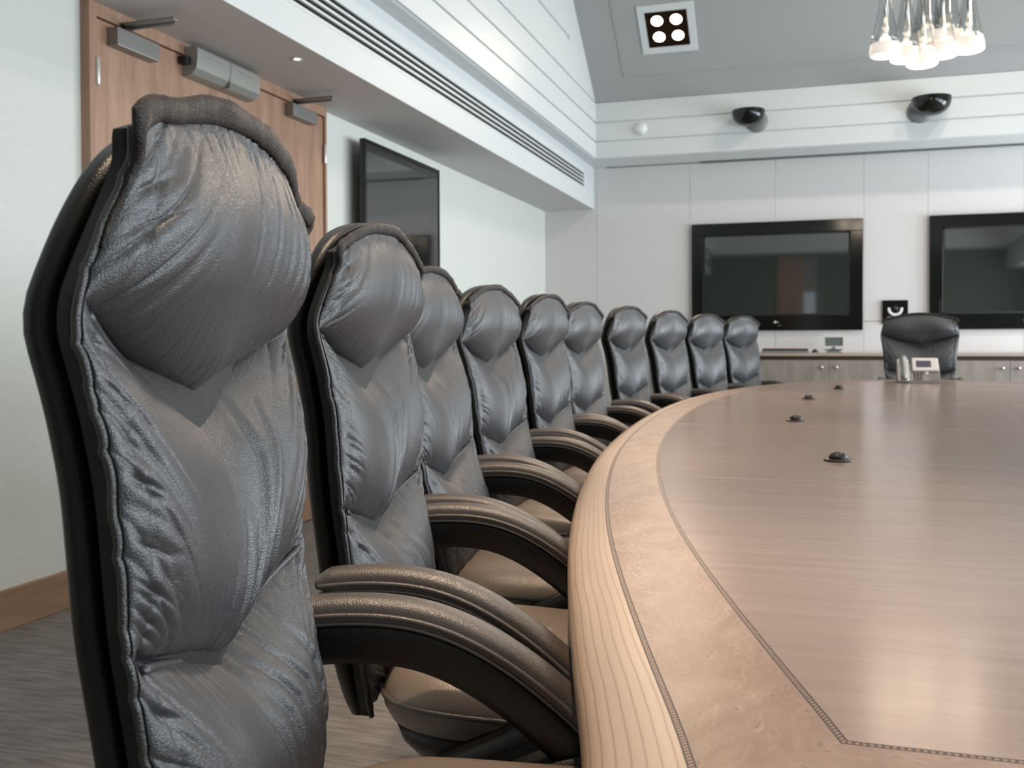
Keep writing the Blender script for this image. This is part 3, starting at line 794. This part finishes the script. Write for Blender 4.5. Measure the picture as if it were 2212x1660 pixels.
def table_fn(zs, vs_):
    zz = np.linspace(min(zs) - .1, max(zs) + .1, 500); vv = np.interp(zz, zs, vs_)
    k = 25; vp = np.pad(vv, k // 2, mode='reflect', reflect_type='odd'); vv = np.convolve(vp, np.ones(k) / k, 'valid')
    return lambda z: np.interp(z, zz, vv)
Wf = table_fn([.53, .59, .66, .70, .78, .85, .955, 1.03, 1.075, 1.12, 1.17, 1.26], [.135, .165, .182, .19, .202, .212, .218, .227, .234, .225, .208, .196])
Xf = table_fn([.56, .62, .70, .78, .85, .955, 1.01, 1.075, 1.17, 1.26], [-.190, -.192, -.196, -.202, -.208, -.213, -.220, -.233, -.206, -.182])
_cz = table_fn([.56, .78, 1.01, 1.08, 1.17, 1.26], [.024, .044, .056, .040, .012, .0])
def CONC(z): return _cz(z)
def zV1(u, hero=False): return 1.008 + .064 * np.abs(u) ** .97 + (.014 * np.clip(-u, 0, 1) ** 2 if hero else 0)
def zV2(u): return .775 + .064 * np.abs(u) ** .92
def zTop(u, hero):
    z = 1.214 - .044 * np.abs(u) ** 2.3
    if hero: z = z + .022 + .008 * np.exp(-((u + 1) / .42) ** 2) - .008 * np.exp(-((u - 1) / .3) ** 2)
    return z
def zBot(u): return .560 - .022 * np.abs(u) ** 3

FOLDS = {'mid': [([.06, .20, .30, .26], .0042, .010, (0.0, .95)), ([.16, .26, .44, .50], .0035, .009, (.02, .85)), ([-.02, .04, .08, .10], .0030, .008, (0, .55)), ([.10, .14, .20, .22], .0032, .007, (0, .5)), ([-.16, -.10, -.06, -.06], .0022, .008, (0, .4)), ([.34, .36, .42, .45], .0024, .01, (0.05, .5))],
         'low': [([.42, .40, .30, .04], .0046, .009, (.0, 1.0)), ([.58, .56, .46, .16], .0042, .009, (.0, 1.0)), ([.22, .22, .18, -.02], .0030, .008, (0, .9)), ([.10, .10, .05, -.08], .0030, .007, (0, .85)), ([.72, .72, .66, .40], .0034, .011, (0, .95)), ([.3, .3, .26, .1], .002, .006, (0, .8))],
         'head': [([.1, .16, .2, .2], .0012, .008, (.3, 1)), ([.3, .34, .38, .4], .0018, .008, (.35, 1)), ([.42, .46, .5, .5], .0022, .007, (.3, 1)), ([.55, .58, .62, .63], .0022, .008, (.25, 1)), ([.68, .7, .72, .72], .0016, .008, (.3, 1)), ([-.1, -.06, -.02, .0], .0010, .009, (.4, 1))]}
def cushion(kind, nu, nt, seed, hero, amp):
    s = np.linspace(-1, 1, nu); u1 = s * (1.45 - .45 * s * s)
    t1 = np.linspace(0, 1, nt); t1 = .5 - .5 * np.cos(PI * t1) * (1 - .25) - .25 * (.5 - t1) * 1.0 * 1.0
    t1 = (t1 - t1[0]) / (t1[-1] - t1[0])
    U, T = np.meshgrid(u1, t1)
    lo, hi = {'head': (zV1(U, hero), zTop(U, hero)), 'mid': (zV2(U), zV1(U, hero)), 'low': (zBot(U), zV2(U))}[kind]
    Z = lo + (hi - lo) * T
    w = Wf(Z); y = U * w
    if kind == 'head':                            # flap corners stand out a little at the top
        y = y * (1 + .06 * np.exp(-((1 - T) / .12) ** 2) * np.abs(U) ** 3)
    x = Xf(Z) - CONC(Z) * (1 - np.abs(U) ** 1.8)
    A, a, b, oh = {'head': (.063, .68, 1.30, .008), 'mid': (.056, .60, .74, .005), 'low': (.062, .75, .72, .0)}[kind]
    g_ = T ** a * (1 - T) ** b; pk = a / (a + b); g_ = g_ / (pk ** a * (1 - pk) ** b)
    bl = (1 - np.abs(U) ** 3.2) ** .7
    x = x + A * bl * g_
    k_ = (T / .09) * np.exp(1 - T / .09)
    Z = Z - oh * bl * k_
    # edge stitching channel and gathers that run in from the side seams
    d_ = (1 - np.abs(U)) * w
    x = x - .0022 * np.exp(-((d_ - .021) / .0035) ** 2)
    sgn = np.sign(U)
    q = Z * 96 + sgn * 9 + (vn(Z * 20, sgn * 3 + seed, seed)) * 2.0 + d_ * 62 * (1 if kind != 'head' else -1)
    gat = valley(vn(q, d_ * 15 + seed, seed), 2.6)
    env = np.exp(-((d_ - .018) / .026) ** 2) * np.clip(d_ / .012, 0, 1)
    x = x - amp * .0052 * gat * env * np.clip(bl * 0 + 1, 0, 1)
    q2 = Z * 42 + d_ * 52 * (1 if kind != 'head' else -1) + seed * 3
    x = x - amp * .0046 * valley(vn(q2, d_ * 9, seed + 3), 2.6) * np.exp(-((d_ - .03) / .045) ** 2)
    # long pulled folds
    rs = np.random.RandomState(seed + 11)
    for ctrl, dep, wd, (ta, tb_) in FOLDS[kind]:
        if not hero:
            ctrl = [c + rs.uniform(-.18, .18) for c in [0]] * 4 if False else list(np.array(ctrl) * (1 if rs.rand() > .35 else .6) + rs.uniform(-.15, .1))
            dep = dep * rs.uniform(.5, 1.0); wd = wd * rs.uniform(.9, 1.4)
        uf = np.interp(T, [0, .33, .66, 1], ctrl) + .02 * (vn(T * 5, 0 * T + dep * 900, seed) - .5)
        dist = (U - uf) * w
        e = np.clip((T - ta) / .12, 0, 1) * np.clip((tb_ - T) / .25, 0, 1)
        if ta <= 0: e = np.clip((tb_ - T) / .25, 0, 1) * np.clip(T / .03, 0, 1)
        x = x + amp * e * dep * (-np.exp(-(dist / (wd * .45)) ** 2) * np.where(dist > 0, 1, .9) + .75 * np.exp(-((dist - wd) / (wd * .9)) ** 2) + .55 * np.exp(-((dist + wd * 1.1) / (wd * 1.1)) ** 2))
    # soft lumps and fine creases along the seam
    x = x + amp * .004 * (vn(U * 4 + 9, Z * 6, seed) - .5) * bl
    sm = np.exp(-T / .12) + (np.exp(-(1 - T) / .10) if kind != 'mid' else 0)
    x = x - amp * .0035 * valley(vn(U * 26 + (T * 5), T * 3, seed + 5), 2.5) * sm * bl
    V = np.stack([x, y, Z], -1).reshape(-1, 3).tolist()
    F = []
    for i in range(nt - 1):
        r0 = i * nu
        F += [(r0 + k, r0 + k + 1, r0 + nu + k + 1, r0 + nu + k) for k in range(nu - 1)]
    loop = list(range(nu)) + [i * nu + nu - 1 for i in range(1, nt)] + [(nt - 1) * nu + k for k in range(nu - 2, -1, -1)] + [i * nu for i in range(nt - 2, 0, -1)]
    base = len(V); n_ = len(loop)
    for i in loop:
        p = V[i]; xb = float(Xf(p[2])) - .020
        V.append((min(xb, p[0] - .006), p[1] * .985, p[2]))
    rim0 = len(F)
    for k in range(n_): F.append((loop[k], base + k, base + (k + 1) % n_, loop[(k + 1) % n_]))
    c_ = len(V); V.append(tuple(np.mean(np.array(V[base:base + n_]), 0)))
    for k in range(n_): F.append((base + k, c_, base + (k + 1) % n_))
    return V, F, rim0

def make_variant(seed, res, hero=False, amp=1.0):
    """meshes of one chair: list of (name, mesh, parent_name_index or None, moves_with_seat)"""
    out = []
    hold = []
    def reg(o, par=None, up=True):
        C.objects.unlink(o); hold.append(o); out.append((o.name.split('.')[0], o.data, par, up)); return len(out) - 1
    nu, nt = res
    sides = {}
    for kind, nm in (('head', 'headrest'), ('mid', 'back_cushion'), ('low', 'lumbar_cushion')):
        V, F, rim0 = cushion(kind, nu, nt if kind != 'low' else int(nt * .9), seed, hero, amp)
        co_ = mesh_obj(nm, V, F, M['leather']); co_.data.materials.append(M['leather_side_shade'])
        for p in co_.data.polygons:
            if p.index >= rim0: p.material_index = 1
        i = reg(co_)
        nt_ = nt if kind != 'low' else int(nt * .9)
        for sg, c0 in ((-1, 0), (1, nu - 1)): sides[(kind, sg)] = [V[r_ * nu + c0] for r_ in range(0, nt_, 3)]
        ncv = 48 if res[0] > 60 else 26
        uu = np.linspace(-1, 1, ncv) * (1 if kind == 'head' else .95)
        if kind == 'head':
            # welt standing up along the top seam, with broken edge
            row = np.array(V[(nt - 1) * nu:nt * nu])
            tt_ = np.linspace(0, nu - 1, ncv); row = np.stack([np.interp(tt_, np.arange(nu), row[:, c]) for c in range(3)], 1)
            jit = (vn(uu * 4, uu * 0, seed) - .5) * .006 * np.clip((1 - np.abs(uu)) / .3, 0, 1)
            pts = [(p[0] + .002, p[1], p[2] + (.008 if hero else .005) + j) for p, j in zip(row, jit)]
            big = .0105 if hero else .0080
            rr = [(.0048, big * (1 + .3 * (vn(a * 6, 3, seed) - .5))) for a in uu]
            for sg, at in ((-1, 0), (1, None)):
                sd = [(p[0] + .001, p[1] + sg * .001, p[2]) for p in V[(0 if sg < 0 else nu - 1):nt * nu:nu]][int(nt * .35):int(nt * .96):3]
                rs_ = [(.0012 + .0036 * k / len(sd), .0012 + .005 * k / len(sd)) for k in range(len(sd))]
                if sg < 0: pts = sd + pts; rr = rs_ + rr
                else: pts = pts + sd[::-1]; rr = rr + rs_[::-1]
            ci = reg(MB().tube(pts, rr, 12, up=(1, 0, 0)).build('seam_flap', M['leather_flap'], None, True), i)
        else:
            zz = zV1(uu, hero) if kind == 'mid' else zV2(uu); xx = Xf(zz) - CONC(zz) * (1 - np.abs(uu) ** 1.8) + (.0 if kind == 'mid' else .004)
            pts = [(a + .007 * (1 - abs(b_) ** 3) - .003, b_ * Wf(np.array(z)) * .985, z - .006) for a, b_, z in zip(xx, uu, zz)]
            reg(MB().tube(pts, .0038, 8).build('piping', M['leather'] if hero else M['leather_trim'], None, True), i)  # darker cord on the other chairs deepens the seam shadow by colour
    # side piping, one cord per side seam
    for sg in (-1, 1):
        pts = [(p[0] - .004, p[1] + sg * .0015, p[2]) for kd in ('low', 'mid', 'head') for p in sides[(kd, sg)][(1 if kd != 'low' else 0):]]
        reg(MB().tube(pts, .0032, 8).build('side_piping', M['leather_trim'], None, True))
    # shell behind the cushions
    V = []; F = []; n_ = 36; sx_ = .098 + (.018 if hero else .010)
    zs_ = np.concatenate([np.linspace(.525, .66, 8), np.linspace(.68, 1.12, 32), 1.12 + sx_ * np.sin(np.linspace(.06, PI / 2, 26))])
    for q, z in enumerate(zs_):
        f = (z - 1.12) / (sx_ + .0001)
        kw = 1.0 if z < 1.12 else (max(0, 1 - f ** 3.2)) ** .5 * .97 + .03
        kb = 1.0 if z > .66 else .45 + .55 * ((z - .525) / .135) ** .5
        w_ = (float(Wf(z)) - .016) * kw * (.80 + .20 * kb); th = .044 * (.35 + .65 * kb) * (.55 + .45 * min(1, kw * 1.3))
        xf = float(Xf(z)) - .021; 
        for k in range(n_):
            a = 2 * PI * k / n_
            cx, cy = math.cos(a), math.sin(a)
            px = abs(cx) ** .62 * (1 if cx > 0 else -1); py = abs(cy) ** .75 * (1 if cy > 0 else -1)
            bulge = -.020 * (1 - py * py) * (1 if cx < 0 else .3)
            V.append((xf - th / 2 + px * th / 2 + bulge + .018 * 0, py * w_, z))
    m_ = len(zs_)
    for i in range(m_ - 1):
        for k in range(n_): F.append((i * n_ + k, i * n_ + (k + 1) % n_, (i + 1) * n_ + (k + 1) % n_, (i + 1) * n_ + k))
    F.append(tuple(range(n_))); F.append(tuple((m_ - 1) * n_ + k for k in range(n_)))
    reg(mesh_obj('back_shell', V, F, M['leather_shell']))
    # arms: closed loops, padded on top
    top = np.array([(-.235, .746), (-.20, .751), (-.15, .754), (-.09, .750), (-.03, .731), (.03, .696), (.08, .656), (.12, .618), (.145, .590), (.152, .572), (.142, .558), (.12, .555)])
    cv0 = smooth_curve(top, 60, 5)
    def sweep(path, prof, yo, nm, mat, scale=None):
        tg = np.gradient(path, axis=0); tg /= np.linalg.norm(tg, axis=1)[:, None]; nr = np.stack([-tg[:, 1], tg[:, 0]], 1)
        V = []; F = []; n2 = len(prof)
        for q in range(len(path)):
            sc = 1 if scale is None else scale[q]
            for dy, dn in prof:
                p = path[q] + nr[q] * dn * sc; V.append((p[0], yo + dy * (.6 + .4 * sc), p[1]))
        for q in range(len(path) - 1):
            for k in range(n2): F.append((q * n2 + k, q * n2 + (k + 1) % n2, (q + 1) * n2 + (k + 1) % n2, (q + 1) * n2 + k))
        F.append(tuple(range(n2))); F.append(tuple((len(path) - 1) * n2 + k for k in range(n2)))
        return mesh_obj(nm, V, F, mat)
    pad = [(.022 * math.cos(a), .017 * max(0, math.sin(a)) ** .75) for a in np.linspace(0, PI, 15)] + [(-.022, -.010), (-.019, -.013), (.019, -.013), (.022, -.010)]
    slabp = [(.018, -.012), (.019, -.022), (.019, -.048), (.014, -.058), (-.014, -.058), (-.019, -.048), (-.019, -.022), (-.018, -.012)]
    for sg in (-1, 1):
        yo = sg * .233
        cv = cv0
        if hero and sg < 0: cv = cv0[16:] + np.array([0, .016])
        nP = len(cv) - 12
        sc = [min(1, .45 + q / 5) for q in range(nP)]
        a_ = reg(sweep(cv[:nP], pad, yo, 'armrest', M['arm_leather_glow_tint'], sc))
        reg(sweep(cv[1:], slabp, yo, 'arm_frame', M['leather_shell']), a_)
        for dn, rr in ((-.002, .0032), (-.011, .0022)):
            for sy in (-1, 1):
                tg = np.gradient(cv, axis=0); tg /= np.linalg.norm(tg, axis=1)[:, None]; nr = np.stack([-tg[:, 1], tg[:, 0]], 1)
                pts = [(p[0] + q[0] * dn, yo + sy * .0222, p[1] + q[1] * dn) for p, q in list(zip(cv, nr))[1:len(cv) - 14]]
                reg(MB().tube(pts, rr, 6).build('piping', M['arm_leather_glow_tint'], None, True), a_)
        # strap that closes the loop under the arm
        st = np.array([(.158, .600), (.13, .590), (.065, .574), (.0, .545), (-.05, .522), (-.08, .508)])
        stc = smooth_curve(st, 30, 3)
        reg(sweep(stc, [(.026, .016), (.028, .0), (.026, -.016), (-.026, -.016), (-.028, 0), (-.026, .016)], yo, 'arm_strap', M['leather_shell']), a_)
    # seat
    V = []; F = []; n_ = 64
    rows = [(.528, .90), (.538, .96), (.556, .995), (.566, 1.0), (.575, .992), (.590, .95), (.602, .88), (.611, .76), (.617, .55), (.620, .3), (.621, .05)]
    def plan(a):
        cx, cy = math.cos(a), math.sin(a)
        return .045 + .235 * abs(cx) ** .5 * (1 if cx > 0 else -1), .212 * abs(cy) ** .5 * (1 if cy > 0 else -1)
    for z, r_ in rows:
        for k in range(n_):
            px, py = plan(2 * PI * k / n_); px = .045 + (px - .045) * r_; py *= r_
            lump = .004 * (vn(px * 18, py * 6, seed) - .5) * (1 if z > .585 else 0)
            V.append((px, py, z + lump - .01 * (px - .05) / .25 * (1 if z > .56 else .3)))
    for i in range(len(rows) - 1):
        for k in range(n_): F.append((i * n_ + k, i * n_ + (k + 1) % n_, (i + 1) * n_ + (k + 1) % n_, (i + 1) * n_ + k))
    F.append(tuple(range(n_))); F.append(tuple((len(rows) - 1) * n_ + k for k in range(n_)))
    si = reg(mesh_obj('seat', V, F, M['seat_leather_glow_tint']))
    pts = []
    for k in range(n_ + 1):
        px, py = plan(2 * PI * k / n_); px = .045 + (px - .045) * 1.005; py *= 1.005
        pts.append((px, py, .567 - .01 * (px - .05) / .25))
    reg(MB().tube(pts, .0036, 8, False).build('piping', M['arm_leather_glow_tint'], None, True), si)
    V = []; F = []; rows2 = [(.530, .93), (.508, .90), (.48, .80), (.46, .62), (.455, .3)]
    for z, r_ in rows2:
        for k in range(n_):
            px, py = plan(2 * PI * k / n_); V.append((.045 + (px - .045) * r_, py * r_, z))
    for i in range(len(rows2) - 1):
        for k in range(n_): F.append((i * n_ + k, i * n_ + (k + 1) % n_, (i + 1) * n_ + (k + 1) % n_, (i + 1) * n_ + k))
    F.append(tuple(range(n_))); F.append(tuple((len(rows2) - 1) * n_ + k for k in range(n_)))
    reg(mesh_obj('seat_shell', V, F, M['leather_shell']))
    # lifting column and five-star base
    reg(MB().lathe([(0, .12), (.03, .12), (.03, .30), (.022, .305), (.022, .455), (.06, .46), (.06, .475), (0, .475)], 24, Matrix.Translation((.02, 0, 0))).build('gas_column', M['chrome'], None, True), None, False)
    reg(MB().lathe([(0, .085), (.045, .085), (.05, .10), (.045, .14), (.032, .15), (0, .15)], 24, Matrix.Translation((.02, 0, 0))).build('base_hub', M['chrome'], None, True), None, False)
    for k in range(5):
        R = Matrix.Translation((.02, 0, 0)) @ Matrix.Rotation(2 * PI * k / 5 + .3, 4, 'Z')
        pts = [(R @ Vector(p))[:] for p in ((.03, 0, .118), (.12, 0, .105), (.22, 0, .088), (.29, 0, .078), (.305, 0, .07))]
        li = reg(MB().tube(pts, [(.022, .022), (.018, .019), (.014, .016), (.012, .014), (.008, .01)], 12).build('leg', M['chrome'], None, True), None, False)
        cw = MB()
        for sy in (-.016, .016):
            cw.lathe([(0, -.008), (.024, -.008), (.027, -.004), (.027, .004), (.024, .008), (0, .008)], 18, R @ Matrix.Translation((.29, sy, .027)) @ Matrix.Rotation(PI / 2, 4, 'X'))
        cw.lathe([(0, .03), (.010, .03), (.010, .075), (0, .075)], 10, R @ Matrix.Translation((.29, 0, 0)))
        reg(cw.build('caster', M['black_plastic'], None, True), li, False)
    for o in hold: bpy.data.objects.remove(o)
    return out

BACK = {'headrest', 'back_cushion', 'lumbar_cushion', 'side_piping', 'back_shell'}
def place(variant, x, y, yaw, label, dz=0.0, scale=(1, 1, 1), tilt=0.0, group='high-back leather chairs round the table'):
    t = thing('office_chair', label, 'chair', (x, y, 0), yaw, group)
    t.scale = scale
    made = []
    for nm, me, par, up in variant:
        o = bpy.data.objects.new(nm, me); C.objects.link(o)
        o.parent = t if par is None else made[par]
        if par is None and up: o.location = (0, 0, dz if nm in BACK else dz * .8)
        if par is None and nm in BACK and tilt:              # reclined back, turning at seat height
            c_, s_ = math.cos(-tilt), math.sin(-tilt); px_, pz_ = -.2, .76
            o.rotation_euler = (0, -tilt, 0)
            o.location = (px_ - (px_ * c_ + pz_ * s_), 0, pz_ - (-px_ * s_ + pz_ * c_) + dz)
        made.append(o)
    return t

vA = make_variant(1, (230, 230), True, 1.0)
vB = make_variant(2, (150, 150), False, .9)
vC = make_variant(5, (110, 110), False, .8)
vD = make_variant(9, (80, 80), False, .7)
vE = make_variant(13, (70, 70), False, .7)

F_ = 2111.0; YAW = math.atan2(656, 2111)
def chair_at(px, Y, yaw_deg, variant, label, dz=0.0, s=1.0, tilt=0.0):
    # stands so that the middle of its back lies at depth Y along the view, in the direction the photo shows it
    X = (px - 1106) / F_ * Y
    bx, by = X * math.cos(YAW) - Y * math.sin(YAW), X * math.sin(YAW) + Y * math.cos(YAW)
    a = math.radians(yaw_deg); off = .245 * s
    return place(variant, bx + off * math.cos(a), by + off * math.sin(a), a, label, dz, (s, s, s), math.radians(tilt))
chairs = [
    (425, 0.87, 14, vA, 0, 1, 'black leather high-back chair closest to the viewer, big brown seam flap on its headrest'),
    (785, 1.48, 9, vB, 0, 1, 'second black leather chair of the row, both armrests in full view beside the table edge'),
    (944, 2.12, 6, vC, -0.025, 1.01, 'third black leather chair of the row, headrest half hidden behind the second chair'),
    (1069, 2.82, 0, vB, -0.053, 1.03, 'fourth black leather chair, standing just before a gap in the row'),
    (1177, 3.56, -2, vC, -0.072, 1.05, 'fifth black leather chair, first of a close pair at the middle of the row'),
    (1256, 4.25, -5, vD, -0.088, 1.06, 'sixth black leather chair, second of the close pair at the middle of the row'),
    (1356, 5.1, -10, vE, -0.096, 1.075, 'seventh black leather chair, standing free against the pale far wall'),
    (1446, 5.76, -14, vD, -0.120, 1.09, 'eighth black leather chair, just before the framed far screen'),
    (1528, 6.34, -18, vE, -0.122, 1.085, 'ninth black leather chair, its headrest overlapping the framed screen corner'),
    (1603, 6.95, -22, vD, -0.109, 1.07, 'last black leather chair of the row, before the cabinet with the keyboard'),
]
for (px, Y, yw, v, dz, s, lab), tl_ in zip(chairs, (0, 0, 6, 4.5, 2.5, 2, 3, 3, 3.5, 3)): chair_at(px, Y, yw, v, lab, dz, s, tl_)
place(vE, .72, 7.53, math.radians(-93), 'dark leather chair at the table end facing the viewer, behind the desk phone', -.10, (1.08, 1.14, 1.08))

# ------------------------------------------------------------------ lights
def area(name, loc, rot, sx, sy, power, col):
    l = bpy.data.lights.new(name, 'AREA'); l.shape = 'RECTANGLE'; l.size = sx; l.size_y = sy; l.energy = power; l.color = col
    o = bpy.data.objects.new(name, l); C.objects.link(o); o.location = loc; o.rotation_euler = rot; return o
for i, (a, b) in enumerate(wins):
    area('window_daylight', (XR + .5, (a + b) / 2, 1.70), (0, PI / 2, 0), 2.5, b - a + .5, (190, 190, 190, 250, 300)[i], (0.83, 0.925, 1.0))
def spot(loc, power, size, col=(1.0, 0.80, 0.62), blend=1.0, r=.08, tgt=None):
    l = bpy.data.lights.new('downlight', 'SPOT'); l.energy = power; l.spot_size = math.radians(size); l.spot_blend = blend; l.color = col; l.shadow_soft_size = r
    o = bpy.data.objects.new('downlight', l); C.objects.link(o); o.location = loc
    if tgt: o.rotation_euler = (Vector(tgt) - Vector(loc)).to_track_quat('-Z', 'Y').to_euler()
    return o
for x in (1.3, 2.3):
    for y, e_ in ((.3, 18), (3.6, 18), (7.3, 44)):
        l = bpy.data.lights.new('downlight', 'AREA'); l.shape = 'DISK'; l.size = .35; l.energy = e_; l.color = (1, .88, .76)
        o = bpy.data.objects.new('downlight', l); C.objects.link(o); o.location = (x, y, ZTOP - .02)
spot((-1.315, 9.12, 3.86), 240, 60, col=(1, .78, .58), r=.18, tgt=(-.55, 2.2, .5))
for x, y in ((-.25, .75), (-.45, 1.9), (-.6, 3.3), (-.6, 4.9)):
    spot((x, y, ZTOP - .04), 480, 34, col=(1, .74, .52), r=.06, tgt=(x - .12, y, 0))
for px, py, pz in pend[::2]:
    l = bpy.data.lights.new('pendant_bulb', 'POINT'); l.energy = 4; l.color = (1, .82, .64); l.shadow_soft_size = .05
    o = bpy.data.objects.new('pendant_bulb', l); C.objects.link(o); o.location = (px, py, pz - .05)
l = bpy.data.lights.new('soffit_spot', 'SPOT'); l.energy = 12; l.spot_size = 1.6; l.color = (1, .9, .78)
o = bpy.data.objects.new('soffit_spot', l); C.objects.link(o); o.location = (-2.41, 4.256, ZS - .02)

w = bpy.data.worlds.new('World'); bpy.context.scene.world = w; w.use_nodes = True
w.node_tree.nodes['Background'].inputs[0].default_value = (.75, .86, 1, 1); w.node_tree.nodes['Background'].inputs[1].default_value = .6

# ------------------------------------------------------------------ camera
cam = bpy.data.cameras.new('camera'); co = bpy.data.objects.new('camera', cam); C.objects.link(co)
pitch = math.radians(1.0); roll = -.005
fw0 = Vector((-math.sin(YAW), math.cos(YAW), 0)); rt0 = Vector((math.cos(YAW), math.sin(YAW), 0)); up0 = Vector((0, 0, 1))
fw = fw0 * math.cos(pitch) - up0 * math.sin(pitch); up = up0 * math.cos(pitch) + fw0 * math.sin(pitch)
rt = rt0 * math.cos(roll) + up * math.sin(roll); up = -rt0 * math.sin(roll) + up * math.cos(roll)
co.matrix_world = Matrix((rt, up, -fw)).transposed().to_4x4(); co.location = (0, 0, 1.06)
cam.sensor_width = 36; cam.lens = 36 * F_ / 2212
PY = 726.3 + F_ * math.tan(pitch)
cam.shift_y = -(830 - PY) / 2212
cam.clip_start = .01; cam.clip_end = 60
cam.dof.use_dof = True; cam.dof.focus_distance = 1.15; cam.dof.aperture_fstop = 12
sc = bpy.context.scene; sc.camera = co
sc.view_settings.view_transform = 'Standard'; sc.view_settings.look = 'None'; sc.view_settings.gamma = 1; sc.view_settings.exposure = -0.08
sc.view_settings.use_curve_mapping = False
sc.cycles.max_bounces = 10
